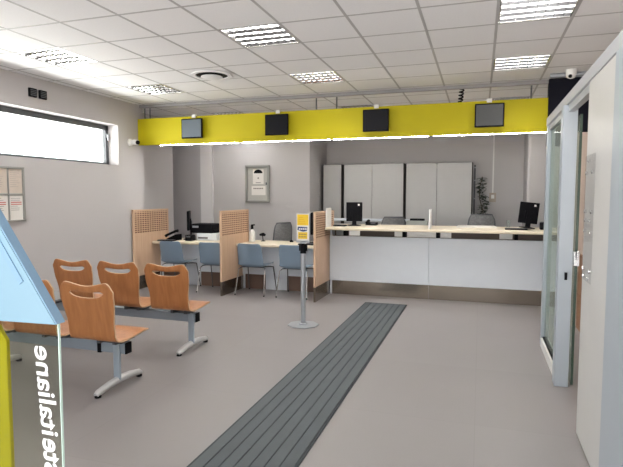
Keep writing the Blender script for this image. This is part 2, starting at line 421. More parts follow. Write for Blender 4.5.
# notice board on the left wall
nb = thing('notice_board', (XL, 4.63, 1.224), 'grey framed wall notice board with paper sheets on left wall', 'notice board')
y0, y1, z0, z1 = 4.15, 5.045, 1.235, 1.90
B(XL+.001, XL+.012, y0, y1, z0, z1).build('backing', BOARDB, nb)
m = MB()
for y in (y0, y1-.022): m.box(XL+.012, XL+.035, y, y+.022, z0, z1)
for z in (z0, z1-.022): m.box(XL+.012, XL+.035, y0, y1, z, z+.022)
for k in range(1, 4): m.box(XL+.012, XL+.028, y0+k*(y1-y0)/4-.006, y0+k*(y1-y0)/4+.006, z0, z1)
m.box(XL+.012, XL+.028, y0, y1, (z0+z1)/2-.006, (z0+z1)/2+.006)
m.build('frame', BOARDG, nb, bevel=.003)
cw, chh = (y1-y0)/4, (z1-z0)/2
kinds = ['topmost in the near column', 'low']
for i in range(4):
    for j in range(2):
        ya, za = y0 + i*cw + .012, z0 + j*chh + .016
        col = ['leftmost', 'second', 'third', 'rightmost'][i]
        sh = thing('notice_sheet', (XL+.013, ya+cw/2, za), '%s paper sheet in the %s row of the left wall notice board' % (col, ['lower', 'upper'][j]), 'notice', 'sheets in the left notice board')
        B(XL+.0125, XL+.014, ya, ya+cw-.024, za, za+chh-.032).build('sheet', PAPER if j == 0 else mat('aged_paper', (0.60, 0.52, 0.45), .8, noise=.06, nscale=30), sh)
        m = MB(); n = 0
        for k in range(7 if j == 0 else 9):
            zz = za + chh - .065 - k * .024
            if j == 0 and k in (2, 3): continue
            m.box(XL+.014, XL+.0145, ya+.02, ya+.02+(cw-.07)*random.uniform(.5, 1), zz, zz+.005)
        m.build('print', mat('faint_ink', (0.42, 0.37, 0.34), .8) if j else INK, sh)
        if j == 0:
            m = MB()
            for k in (2, 3):
                zz = za + chh - .070 - k*.024; m.box(XL+.014, XL+.0145, ya+.02, ya+cw-.05, zz, zz+.012)
            m.build('print', INKR, sh)

# framed board on the middle wall
fb = thing('display_case', (-4.2, 9.5, 1.43), 'grey metal framed display case with white papers on rear wall', 'display case')
B(-4.45, -3.95, 9.47, 9.499, 1.43, 2.155).build('backing', BOARDB, fb)
m = MB()
for x in (-4.45, -3.985): m.box(x, x+.035, 9.43, 9.47, 1.43, 2.155)
for z in (1.43, 2.115): m.box(-4.45, -3.95, 9.43, 9.47, z, z+.04)
m.build('frame', BOARDG, fb, bevel=.005)
B(-4.005, -3.985, 9.415, 9.43, 1.77, 1.82).build('lock', DARKG, fb)
for nm, a, lb in (('upper', (-4.30, -4.07, 1.79, 2.08), 'upper white paper with a dark arch inside the rear wall display case'), ('lower', (-4.33, -4.03, 1.57, 1.75), 'lower white paper with one dark printed line inside the rear wall display case')):
    t = thing('pinned_paper', ((a[0]+a[1])/2, 9.468, a[2]), lb, 'paper', 'papers in the display case')
    B(a[0], a[1], 9.4665, 9.4695, a[2], a[3]).build('sheet', PAPER, t)
    if nm == 'upper':
        ar = [(-4.185+.095*math.cos(PI*k/12), 9.4665, 2.0+.075*math.sin(PI*k/12)) for k in range(13)]
        MB().prism(ar, (0, -.001, 0)).build('print', BLACK, t)
        B(-4.24, -4.13, 9.4655, 9.4665, 1.81, 1.822).build('print', INK, t)
        B(-4.20, -4.17, 9.4655, 9.4665, 1.89, 1.92).build('print', INK, t)
    else:
        m = MB()
        for k in range(6): m.box(-4.29+k*.036, -4.29+k*.036+.028, 9.4655, 9.4665, 1.69, 1.715)
        m.build('print', INK, t)

# ------------------------------------------------------------------ divider panels
def make_divider(x, label):
    t = thing('divider_panel', (x, 7.63, 0), label, 'divider', 'wooden desk dividers')
    y0, y1, z1 = 7.13, 8.13, 1.325
    B(x-.008, x+.008, y0+.02, y1-.02, .90, z1-.02).build('grooved_core', BEECHD, t)
    B(x-.016, x+.016, y0, y1, .22, .94).build('board', BEECH, t, bevel=.002)
    m = MB()
    m.box(x-.016, x+.016, y0, y0+.035, .94, z1); m.box(x-.016, x+.016, y1-.035, y1, .94, z1); m.box(x-.016, x+.016, y0+.035, y1-.035, z1-.035, z1)
    for k in range(10): m.box(x-.016, x+.016, y0+.035, y1-.035, .960+k*.034, .960+k*.034+.0165)
    m.build('slat_lattice', BEECH, t)
    m = MB()
    for k in range(1, 14): yy = y0+.035+k*(y1-y0-.07)/14; m.box(x-.0105, x+.0105, yy-.009, yy+.009, .94, z1-.035)
    m.build('cross_slats', BEECH, t)
    B(x-.014, x+.014, y0+.004, y1, 0, .22).build('kick_plate', STEEL, t)
    return t
d0 = make_divider(-5.385, 'wooden divider with grid top against the left wall, leftmost of three')
dup(d0, (-3.79, 7.63, 0), 'wooden divider with slatted top between the two desks')
dup(d0, (-2.272, 7.63, 0), 'wooden divider with slatted top at the left end of the long counter')

# ------------------------------------------------------------------ desks
def make_desk(x0, x1, label):
    t = thing('service_desk', ((x0+x1)/2, 8.0, 0), label, 'desk', 'low customer desks')
    B(x0, x1, 7.62, 8.42, .735, .775).build('desktop', TOPW, t, bevel=.006)
    B(x0, x1, 7.86, 7.885, .25, .735).build('modesty_panel', WHITE, t)
    for x in (x0, x1-.025): B(x, x+.025, 7.885, 8.40, 0, .735).build('side_panel', WHITE, t)
    B(x0+.03, x0+.40, 7.905, 7.92, 0, .25).build('kick_plate', KICKB, t)
    B(x0+.40, x0+.78, 7.905, 7.92, 0, .25).build('kick_plate', WHITE, t)
    B(x0+.78, x1-.03, 7.905, 7.92, 0, .25).build('kick_plate', KICKB, t)
    return t
make_desk(-5.365, -3.81, 'left pale topped service desk with black equipment, near the left wall')
make_desk(-3.77, -2.292, 'right pale topped service desk between the middle divider and the counter')

# ------------------------------------------------------------------ blue chairs
def make_blue_chair(x, label):
    y = 7.55
    t = thing('visitor_chair', (x, y, 0), label, 'chair', 'blue plastic chairs at the desks')
    rows = []; n = 12
    prof = [(.25, .435), (.235, .452), (.18, .455), (.05, .440), (-.08, .432), (-.15, .436), (-.195, .455), (-.222, .50), (-.245, .58), (-.268, .68), (-.292, .77), (-.302, .805), (-.306, .818)]
    wid = [.21, .225, .235, .238, .235, .228, .222, .216, .212, .209, .204, .190, .165]
    for (dy, z), wd in zip(prof, wid):
        r = []
        for k in range(n+1):
            s = -1 + 2*k/n
            lift = .035*abs(s)**3 if z < .46 else 0
            fwd = .045*s*s if z >= .46 else .0
            r.append((x + s*wd, y + dy + fwd, z + lift))
        rows.append(r)
    MB().grid(rows).build('seat_shell', BLUECH, t, smooth=True, solid=.008, subsurf=1)
    for sx in (-1, 1):
        xs = x + sx*.20
        MB().tube([(x+sx*.15, y-.05, .425), (xs, y-.10, .425), (xs+sx*.025, y-.16, .40), (xs+sx*.045, y-.25, .01)], .009, 8).build('leg', CHROME, t, smooth=True)
        MB().tube([(x+sx*.15, y+.05, .425), (xs, y+.10, .425), (xs+sx*.025, y+.19, .41), (xs+sx*.045, y+.28, .01)], .009, 8).build('leg', DARKG, t, smooth=True)
    m = MB()
    for dy in (-.05, .05): m.tube([(x-.16, y+dy, .425), (x+.16, y+dy, .425)], .009, 8)
    m.build('seat_frame', DARKG, t, smooth=True)
    m = MB()
    for sx in (-1, 1):
        for dy in (-.25, .28): m.lathe((x+sx*.245, y+dy, 0), [(.011, 0), (.012, .015), (.009, .02)], 10)
    m.build('foot_glide', BLACK, t)
    return t
b0 = make_blue_chair(-4.80, 'blue plastic chair nearest the left wall, in front of left desk')
dup(b0, (-4.075, 7.55, 0), 'blue plastic chair at the left desk, partly hidden by the middle divider')
dup(b0, (-3.39, 7.55, 0), 'blue plastic chair at the right desk, just right of middle divider')
dup(b0, (-2.695, 7.55, 0), 'blue plastic chair behind the yellow sign post')

# ------------------------------------------------------------------ beam seating
def seat_shell(xc, yb, parent):
    n, rows = 28, []
    # backrest: rows along height, slot cut out
    prof = [(.40, .456, .90), (.385, .462, .93), (.33, .462, .96), (.22, .452, .97), (.12, .442, .96), (.07, .439, .94), (.035, .445, .91), (.012, .462, .88), (.002, .49, .875), (-.004, .55, .87), (-.012, .61, .885), (-.022, .67, .93), (-.03, .71, .965)]
    ss = [-1 + 2*k/n for k in range(n+1)]
    for dy, z, wf in prof: rows.append([(xc + s*.243*wf, yb + dy, z) for s in ss])
    def top(s): return .898 - .022*math.cos(s*PI/1.15)*(1 if abs(s) < .6 else .6) - (.0 if abs(s) < .78 else .055*((abs(s)-.78)/.22)**2.2)
    def slot(s):
        a = abs(s)/.64
        if a >= 1: return .823, .824
        c = math.sqrt(1-a**4)
        return .830 - .046*c*(1-.2*a*a), .830 + .016*c - .018*(1-a*a)
    def back(s, z, wf): return (xc + s*.243*wf, yb - .03 - (z-.71)*.16 , z)
    for f in (.4, .8): rows.append([back(s, .71 + f*(slot(s)[0]-.71), .985) for s in ss])
    rows.append([back(s, slot(s)[0], 1.0) for s in ss]); i0 = len(rows) - 1
    rows.append([back(s, slot(s)[1], 1.0) for s in ss])
    for f in (.35, .7, 1.0): rows.append([back(s, slot(s)[1] + f*(top(s)-slot(s)[1]), [1.0, .985, .955][[.35, .7, 1.0].index(f)]) for s in ss])
    m = MB().grid(rows, skip=lambda i, j: i == i0 and abs((ss[j]+ss[j+1])/2) < .635)
    o = m.build('seat_shell', CHERRY, parent, smooth=True, solid=.013)
    o.modifiers.clear()
    md = o.modifiers.new('Solidify', 'SOLIDIFY'); md.thickness = .013; md.offset = 0; md.material_offset_rim = 1; o.data.materials.append(PLYE)
    md = o.modifiers.new('Bevel', 'BEVEL'); md.width = .003; md.segments = 1; md.limit_method = 'ANGLE'; md.angle_limit = math.radians(60)
    return o

def make_bench(x0, y0, centers, xa, xb, legs, label, table=None):
    t = thing('beam_bench', (x0, y0, 0), label, 'bench')
    yb = y0 - .27
    B(xa, xb, y0-.035, y0+.035, .280, .368).build('beam', BEAMM, t, bevel=.004)
    B(xb, xb+.012, y0-.037, y0+.037, .278, .3695).build('end_cap', BLACK, t, bevel=.003)
    for c in centers:
        s = seat_shell(c, yb, t)
        m = B(c-.09, c+.09, y0-.05, y0+.05, .366, .376); m.box(c-.09, c-.06, y0-.12, y0+.12, .376, .424); m.box(c+.06, c+.09, y0-.12, y0+.12, .376, .424)
        m.build('mount_bracket', DARKG, s)
    for lx in legs:
        l = B(lx-.03, lx+.03, y0-.05, y0-.025, .06, .375).build('leg', mat('leg_blue_grey', (0.36, 0.42, 0.48), .4, .2), t, bevel=.006)
        pts = [(lx, y0-.29, .024), (lx, y0-.265, .036), (lx, y0-.13, .055), (lx, y0, .064), (lx, y0+.12, .058), (lx, y0+.235, .040), (lx, y0+.26, .026)]
        MB().tube(pts, [.020, .026, .029, .030, .029, .026, .020], 12).build('foot_bar', FOOTM, l, smooth=True)
        for dy in (-.268, .24): MB().lathe((lx, y0+dy, 0), [(.024, 0), (.026, .01), (.022, .022)], 14).build('foot_pad', BLACK, l)
        if not table: B(lx-.19, lx-.155, y0-.043, y0+.043, .272, .374).build('collar', BLACK, l, bevel=.003)
    if table: B(*table, y0-.22, y0+.2, .425, .447).build('side_table_top', mat('grey_tabletop', (0.28, 0.285, 0.28), .5), t, bevel=.004); B(table[0]+.15, table[1]-.15, y0-.08, y0+.08, .365, .425).build('mount_bracket', DARKG, t)
    return t
make_bench(-3.4, 3.46, [-2.80, -3.355, -3.91], -4.3, -2.69, [-2.765, -4.1], 'nearer cherry plywood beam bench, partly hidden by the blue sign')
make_bench(-3.6, 4.57, [-2.845, -3.40, -3.955], -4.95, -2.705, [-2.75, -4.75], 'farther cherry plywood beam bench with three seats showing, closer to the desks', table=(-4.78, -4.27))

# ------------------------------------------------------------------ floor mat
mt = thing('floor_mat', (-1.25, 4.0, 0), 'long dark grey ribbed rubber mat leading to the counter', 'mat')
xm0, xm1, ym0, ym1 = -1.56, -.955, .5, 7.36
B(xm0, xm1, ym0, ym1, .0005, .008).build('base', MATD, mt)
m = MB(); nr = 7; rw = (xm1-xm0-.03)/nr
for k in range(nr): m.box(xm0+.015+k*rw+.004, xm0+.015+(k+1)*rw-.004, ym0, ym1-.05, .008, .013)
m.build('ribs', MATM, mt)

# ------------------------------------------------------------------ sign post
sp = thing('sign_post', (-1.995, 5.82, 0), 'grey floor standing sign post with yellow leaflet in front of desks', 'sign post')
m = MB(); oct_ = [(-1.995+.19*math.cos(PI/8+k*PI/4), 5.82+.19*math.sin(PI/8+k*PI/4), 0) for k in range(8)]
m.prism(oct_, (0, 0, .012)); m.build('base_plate', GREYM, sp, bevel=.004)
MB().lathe((-1.995, 5.82, .012), [(.055, 0), (.05, .012), (.034, .02)], 20).build('collar', GREYM, sp, smooth=True)
MB().tube([(-1.995, 5.82, .02), (-1.995, 5.82, 1.0)], .030, 18).build('pole', GREYM, sp, smooth=True)
m = MB().tube([(-1.995, 5.82, .87), (-1.995, 5.82, .99)], .036, 18); m.box(-2.045, -1.945, 5.81, 5.83, .90, .97)
m.build('belt_head', BLACK, sp, smooth=True)
m = B(-2.075, -1.91, 5.80, 5.815, 1.0, 1.345); m.box(-2.03, -1.96, 5.80, 5.84, .985, 1.02)
m.build('sign_holder', mat('holder_grey', (0.45, 0.47, 0.50), .3), sp, bevel=.003)
lf = thing('leaflet', (-1.992, 5.798, 1.02), 'yellow and white printed leaflet held in the sign post frame', 'leaflet')
xl, xr, yy = -2.07, -1.915, 5.7975
B(xl, xr, yy, yy+.002, 1.025, 1.342).build('sheet', PAPER, lf)
B(xl+.008, xr-.006, yy-.001, yy, 1.205, 1.335).build('yellow_block', YELP, lf)
B(xl+.02, xr-.02, yy-.001, yy, 1.045, 1.125).build('yellow_block', YELP, lf)
MB().prism([(xl+.015, yy, 1.19), (xl+.01, yy, 1.15), (xl+.08, yy, 1.13), (xr-.025, yy, 1.14), (xr-.02, yy, 1.185)], (0, -.0012, 0)).build('dark_block', INKB, lf)
m = MB()
for k in range(4): m.box(xl+.03+k*.026, xl+.03+k*.026+.018, yy-.002, yy-.0011, 1.155, 1.17)
m.build('print', TEXTW, lf)
m = MB()
for r_ in range(2):
    for k in range(5): m.box(xl+.03+k*.02, xl+.03+k*.02+.014, yy-.002, yy-.001, 1.062+r_*.028, 1.078+r_*.028)
m.build('print', mat('ink_brown', (0.30, 0.22, 0.08), .8), lf)
m = MB()
for r_ in range(4): m.box(xl+.03, xl+.03+.09-r_*.012, yy-.002, yy-.001, 1.22+r_*.025, 1.226+r_*.025)
m.build('print', mat('ink_orange', (0.70, 0.38, 0.02), .8), lf)

# ------------------------------------------------------------------ counter
ct = thing('service_counter', (-.1, 8.1, 0), 'long white fronted service counter with pale wood top', 'counter')
CX0, CX1 = -2.25, 2.2
B(CX0, -.714, 7.86, 7.885, .222, .928).build('front_panel', WHITE, ct, bevel=.002)
B(-.710, .86, 7.86, 7.885, .222, .928).build('front_panel', WHITE, ct, bevel=.002)
B(.864, CX1, 7.86, 7.885, .222, .928).build('front_panel', WHITE, ct, bevel=.002)
B(CX0, -.714, 7.90, 7.92, 0, .222).build('kick_plate', STEEL, ct)
B(-.710, CX1, 7.90, 7.92, 0, .222).build('kick_plate', STEEL, ct)
B(CX0, CX1, 7.58, 8.70, 1.034, 1.074).build('countertop', TOPW, ct, bevel=.012)
B(CX0, CX1, 7.885, 8.02, .90, .926).build('shelf', BROWN, ct)
# dark back of the open slot, with gaps
gaps = [(-2.19, -2.05), (-1.98, -1.80), (-1.255, -1.12), (-1.06, -.62), (-.56, -.40), (.28, .46)]
xs = CX0
for a, b in gaps + [(CX1, CX1)]:
    B(xs, a, 8.03, 8.045, .90, 1.034).build('slot_back', BROWN, ct); xs = b
for x in (-2.015, -1.09, -.59, .50): B(x-.025, x+.025, 7.90, 8.02, .926, 1.034).build('support_bracket', BLACK, ct, bevel=.003)
for x in (CX0, CX1-.03): B(x, x+.03, 7.885, 8.69, 0, 1.034).build('side_panel', WHITE, ct)
B(CX0+.03, CX1-.03, 8.045, 9.10, .70, .74).build('inner_worktop', WHITEP, ct)
# white boxes added behind the slot gaps to show as bright patches
for i, (a, b) in enumerate(gaps):
    if i == 0: continue
    lb = ['added white box in first gap under the countertop from left', 'added white box seen through the gap below the left monitor', 'small added white box in the gap left of the middle white screen', 'wide added white box in the gap under the middle white screen', 'added white box in the gap just right of the middle white screen', 'added white box in the gap below the right monitor'][i]
    a, b = max(a*1.1176, -2.19), b*1.1176
    bx = thing('bright_box', ((a+b)/2, 9.03, .741), lb, 'box', 'white boxes under the countertop')
    B(a-.015, b+.015, 8.96, 9.09, .741, .95).build('body', WHITEP, bx, bevel=.003)
    B(a-.017, b+.017, 8.958, 9.092, .95, .962).build('lid', WHITEP, bx)

# white counter screens
tag(MB().box(-2.249, -2.222, 7.61, 7.86, 1.074, 1.37).build('counter_screen', WHITEP, bevel=.008), 'white upright screen at left end of the countertop', 'screen divider', 'white screens on the counter')
tag(MB().box(-.70, -.677, 7.61, 7.86, 1.074, 1.362).build('counter_screen', WHITEP, bevel=.008), 'white upright screen at the middle of the countertop', 'screen divider', 'white screens on the counter')

def monitor(loc, w, h, rz, label, group='desktop monitors', lift=.07, tilt=0.0, light=True):
    x, y, z = loc
    t = thing('computer_monitor', loc, label, 'monitor', group)
    m = MB().box(x-w/2, x+w/2, y-.02, y+.02, z+lift, z+lift+h); m.rot(tilt, 'X', (x, y, z+lift)); m.build('housing', BLACK, t, bevel=.008)
    m = MB().box(x-w/2+.015, x+w/2-.015, y+.0195, y+.0225, z+lift+.02, z+lift+h-.015); m.rot(tilt, 'X', (x, y, z+lift)); m.build('display', SCREENG, t)
    m = MB().box(x-.035, x+.035, y-.05, y-.022, z+.015, z+lift+h*.5); m.box(x-.06, x+.06, y-.04, y-.018, z+lift+h*.3, z+lift+h*.6); m.build('stand', BLACK, t, bevel=.004)
    MB().lathe((x, y-.01, z+.001), [(.11, 0), (.11, .01), (.04, .02)], 24).build('foot', BLACK, t)
    if light:
        m = MB().box(x+w*.22, x+w*.22+.028, y-.0225, y-.0195, z+lift+h*.82, z+lift+h*.82+.028); m.rot(tilt, 'X', (x, y, z+lift)); k = m.build('badge', WHITEP, t); k['label'] = 'small pale square badge'
    t.rotation_euler = (0, 0, rz); return t
monitor((-1.94, 8.22, 1.074), .26, .31, .25, 'black monitor turned back to us at the left of the countertop')
mb_ = monitor((.66, 8.22, 1.074), .27, .31, 0, 'black tilted monitor at right end of the countertop', light=True)
mb_.rotation_euler = (0, math.radians(6), .2)
mb_.location.z += .012
t = thing('desk_phone', (-1.70, 8.45, 1.074), 'black telephone on countertop right of the left monitor', 'telephone')
MB().prism([(-1.79, 8.36, 1.075), (-1.79, 8.54, 1.075), (-1.79, 8.54, 1.12), (-1.79, 8.36, 1.085)], (.18, 0, 0)).build('body', BLACK, t, bevel=.006)
MB().tube([(-1.765, 8.37, 1.115), (-1.765, 8.39, 1.125), (-1.765, 8.5, 1.145), (-1.765, 8.53, 1.14)], [.025, .02, .02, .025], 10).build('handset', BLACK, t, smooth=True)
m = MB()
for i in range(3):
    for j in range(4): m.box(-1.71+i*.026, -1.69+i*.026, 8.40+j*.03, 8.42+j*.03, 1.09+j*.006, 1.106+j*.006)
m.build('keys', DARKG, t)
t = thing('card_terminal', (.86, 8.12, 1.074), 'black card terminal beside the right countertop monitor', 'card terminal')
MB().prism([(.83, 8.05, 1.075), (.83, 8.2, 1.075), (.83, 8.2, 1.175), (.83, 8.17, 1.175), (.83, 8.05, 1.105)], (.08, 0, 0)).build('body', BLACK, t, bevel=.006)
B(.84, .90, 8.165, 8.19, 1.175, 1.185).build('printer_slot', DARKG, t)
def keyboard(x, y, z, label, w=.36):
    t = thing('keyboard', (x, y, z), label, 'keyboard', 'black keyboards')
    B(x-w/2, x+w/2, y-.07, y+.07, z+.001, z+.018).build('case', BLACK, t, bevel=.004)
    m = MB()
    for i in range(12):
        for j in range(4): m.box(x-w/2+.01+i*(w-.02)/12, x-w/2+.01+(i+.85)*(w-.02)/12, y-.06+j*.03, y-.035+j*.03, z+.018, z+.023)
    m.build('keys', DARKG, t); return t
keyboard(.50, 7.97, 1.074, 'black keyboard lying on countertop by the right monitor', .30)
keyboard(-2.12, 8.0, 1.074, 'black keyboard on countertop behind the left white screen', .20)
t = thing('drinking_glass', (.42, 8.5, 1.074), 'clear drinking glass on countertop left of the right monitor', 'glass')
MB().lathe((.42, 8.5, 1.075), [(.028, 0), (.034, .11), (.031, .11), (.025, .006)], 20).build('cup', GL, t, smooth=True)
t = thing('paper_stack', (-.05, 8.35, 1.074), 'stack of white paper on countertop in front of right office chair', 'paper')
for k in range(3): B(-.34+k*.01, .25-k*.012, 8.2, 8.6, 1.075+k*.006, 1.081+k*.006).build('sheets', PAPER, t)

# ------------------------------------------------------------------ items on the left desk
Z = .776
monitor((-4.93, 8.10, Z), .40, .34, 2.04, 'black monitor seen almost edge on at the left desk', lift=.17, light=False)
def phone(x, y, label):
    t = thing('desk_phone', (x, y, Z), label, 'telephone')
    MB().prism([(x-.10, y-.11, Z+.001), (x+.11, y-.11, Z+.001), (x+.11, y-.11, Z+.11), (x-.08, y-.11, Z+.03)], (0, .2, 0)).build('body', BLACK, t, bevel=.006)
    MB().tube([(x-.13, y-.05, Z+.07), (x-.10, y-.05, Z+.09), (x+.08, y-.05, Z+.165), (x+.12, y-.05, Z+.17)], [.028, .022, .022, .028], 10).build('handset', BLACK, t, smooth=True)
    m = MB()
    for i in range(3):
        for j in range(4): m.box(x-.02+i*.03, x+.0+i*.03, y+.0+j*.022, y+.015+j*.022, Z+.05+i*.013, Z+.075+i*.013)
    m.build('keys', DARKG, t); return t
phone(-5.13, 7.92, 'black telephone with sloping handset at the left end of the left desk')
keyboard(-5.14, 7.72, Z, 'black keyboard at the front edge of the left desk', .30)
t = thing('scanner', (-4.55, 8.15, Z), 'white low box unit under the black printer on the left desk', 'scanner')
B(-4.72, -4.33, 8.0, 8.36, Z+.001, Z+.125).build('body', WHITE, t, bevel=.008)
B(-4.69, -4.50, 7.996, 8.0, Z+.03, Z+.06).build('slot', DARKG, t)
t = thing('printer', (-4.62, 8.17, Z+.127), 'black desktop printer stacked on white unit on the left desk', 'printer')
B(-4.84, -4.42, 8.0, 8.34, Z+.127, Z+.29).build('body', BLACK, t, bevel=.03)
B(-4.80, -4.68, 7.995, 8.002, Z+.22, Z+.255).build('control_panel', GREYM, t)
MB().prism([(-4.44, 8.04, Z+.2), (-4.38, 8.04, Z+.15), (-4.38, 8.04, Z+.165), (-4.44, 8.04, Z+.215)], (0, .26, 0)).build('paper_tray', BLACK, t)
t = thing('till_box', (-4.79, 8.0, Z), 'black low box in front of printer on the left desk', 'box')
B(-4.855, -4.735, 7.84, 7.98, Z+.001, Z+.10).build('body', BLACK, t, bevel=.008); B(-4.84, -4.75, 7.837, 7.841, Z+.06, Z+.085).build('panel', DARKG, t)

# items on the right desk
t = thing('sanitizer_bottle', (-3.70, 8.1, Z), 'white pump bottle with black top on desk right of the middle divider', 'bottle')
MB().lathe((-3.70, 8.1, Z+.001), [(.05, 0), (.052, .02), (.05, .16), (.03, .19), (.022, .195), (.022, .21)], 20).build('body', WHITEP, t, smooth=True)
m = MB().tube([(-3.70, 8.1, Z+.21), (-3.70, 8.1, Z+.29)], .022, 12); m.tube([(-3.70, 8.1, Z+.28), (-3.65, 8.08, Z+.285)], .014, 10)
m.build('pump', BLACK, t, smooth=True)
t = thing('hand_scanner', (-3.54, 8.2, Z), 'small black hand scanner on a stand beside pump bottle', 'scanner')
MB().lathe((-3.54, 8.2, Z+.001), [(.04, 0), (.04, .008), (.008, .015)], 16).build('base', BLACK, t)
MB().tube([(-3.54, 8.2, Z+.012), (-3.55, 8.2, Z+.10)], .008, 8).build('stand', BLACK, t)
MB().tube([(-3.60, 8.19, Z+.11), (-3.54, 8.2, Z+.12), (-3.50, 8.2, Z+.105)], [.018, .03, .02], 10).build('head', BLACK, t, smooth=True)
monitor((-2.60, 8.10, Z), .36, .36, 1.72, 'black monitor at right desk, edge on behind the yellow leaflet', lift=.15, light=False)
keyboard(-2.62, 7.82, Z, 'black keyboard on the right desk behind the sign post', .26)
t = thing('computer_mouse', (-3.02, 8.2, Z), 'black mouse on right desk below the grey office chair', 'mouse')
MB().lathe((-3.02, 8.2, Z+.001), [(.032, 0), (.034, .012), (.022, .028), (.005, .033)], 16).build('body', BLACK, t, smooth=True)

# ------------------------------------------------------------------ office chairs behind the desks
def office_chair(x, y, label, rz):
    t = thing('office_chair', (x, y, 0), label, 'chair', 'grey mesh office chairs')
    m = MB()
    for k in range(5):
        a = 2*PI*k/5 + .3; m.tube([(x, y, .10), (x+.28*math.cos(a), y+.28*math.sin(a), .07)], [.028, .016], 8)
    m.build('star_base', BLACK, t, smooth=True)
    for k in range(5):
        a = 2*PI*k/5 + .3; cx, cy = x+.28*math.cos(a), y+.28*math.sin(a)
        MB().lathe((cx-.012, cy, .03), [(.026, 0), (.03, .006), (.03, .018), (.026, .024)], 14, axis='X').build('castor', BLACK, t, smooth=True)
    MB().tube([(x, y, .09), (x, y, .45)], .025, 12).build('gas_column', GREYM, t, smooth=True)
    B(x-.23, x+.23, y-.22, y+.22, .45, .52).build('seat', DARKG, t, bevel=.03)
    rows = []
    for i in range(9):
        f = i/8; z = .62 + f*.56; wd = .225*(1 - .10*f*f) if i < 7 else .225*(.88 if i == 7 else .72)
        rows.append([(x + s/6*wd, y - .22 - .05*f + .05*(s/6)**2, z) for s in range(-6, 7)])
    MB().grid(rows).build('backrest', MESHG, t, smooth=True, solid=.015)
    l = [r[0] for r in rows]; r_ = [r[-1] for r in rows][::-1]; tp = rows[-1][1:-1]
    fr = MB().tube(l + tp + r_, .013, 8).build('back_frame', DARKG, t, smooth=True)
    MB().tube([(x, y-.1, .45), (x, y-.24, .50), (x, y-.245, .70)], .022, 10).build('back_support', BLACK, t, smooth=True)
    t.rotation_euler = (0, 0, rz); return t
oc = office_chair(.02, 9.42, 'grey mesh office chair behind the right part of the counter, below the plant', 0)
oc.rotation_euler = (0, 0, .05); oc.scale = (1, 1, 1.055)
for loc, lb, rz, sc in (((-1.52, 9.42, 0), 'grey mesh office chair behind the counter, right of the left monitor', .3, 1.0), ((-3.62, 8.98, 0), 'grey mesh office chair turned sideways behind the right desk', 1.1, .9)):
    c = dup(oc, loc, lb, rz); c.scale = (1, 1, sc)

# ------------------------------------------------------------------ cabinets, rail, tray, plant, wall things
def cabinet(x0, x1, split, label):
    t = thing('storage_cabinet', ((x0+x1)/2, 10.4, 0), label, 'cabinet', 'tall grey storage cabinets')
    m = MB(); m.box(x0, x0+.02, 10.18, YB-.01, 0, 2.19); m.box(x1-.02, x1, 10.18, YB-.01, 0, 2.19); m.box(x0, x1, 10.18, YB-.01, 2.17, 2.19); m.box(x0, x1, 10.18, YB-.01, 0, .08); m.box(x0, x1, YB-.03, YB-.01, 0, 2.19)
    m.build('carcass', CABD, t)
    ed = [x0+.012] + split + [x1-.012]
    for k in range(len(ed)-1):
        d = B(ed[k]+.003, ed[k+1]-.003, 10.16, 10.178, .09, 2.185).build('door', CABG, t, bevel=.003)
        MB().tube([(ed[k+1]-.05, 10.15, 1.0), (ed[k+1]-.05, 10.15, 1.12)], .006, 8).build('handle', GREYM, d)
    return t
cabinet(-3.06, -2.665, [], 'narrow grey storage cabinet, leftmost behind the counter')
cabinet(-2.625, -1.415, [-2.045], 'two door grey storage cabinet, middle one behind the counter')
cabinet(-1.385, -.145, [-.795], 'two door grey storage cabinet, rightmost beside the plant')
t = thing('strip_bracket', (-.11, 10.63, 0), 'slim metal upright with brackets on wall beside right cabinet', 'wall upright')
B(-.125, -.095, YB-.03, YB-.002, 0, 2.16).build('upright', DARKG, t)
for z in (1.5, 1.85, 2.1): B(-.120, -.095, YB-.08, YB-.03, z, z+.02).build('bracket', GREYM, t)
# low screen behind the counter with a pale rail
t = thing('back_desk', (-1.9, 9.95, 0), 'low desk with pale rear rail standing before the grey cabinets', 'desk')
B(-2.9, -.86, 9.72, 10.1, .97, 1.0).build('desktop', WHITEP, t)
MB().tube([(-2.88, 9.95, 1.09), (-1.0, 9.95, 1.09)], .028, 10).build('rail', WHITE, t, smooth=True)
m = MB()
for x in (-2.86, -1.95, -1.03): m.box(x-.015, x+.015, 9.94, 9.96, 1.0, 1.08)
m.build('rail_post', GREYM, t)
for x in (-2.88, -.9): B(x-.02, x+.02, 9.74, 10.08, 0, .97).build('side_panel', WHITE, t)
t = thing('document_tray', (-1.1, 9.85, 1.0), 'pale document tray with black top on desk behind the middle screen', 'tray')
B(-1.30, -.92, 9.73, 9.89, 1.001, 1.10).build('body', mat('pale_green_grey', (0.50, 0.52, 0.48), .5), t, bevel=.006)
B(-1.24, -.98, 9.74, 9.88, 1.10, 1.135).build('lid', BLACK, t, bevel=.004)

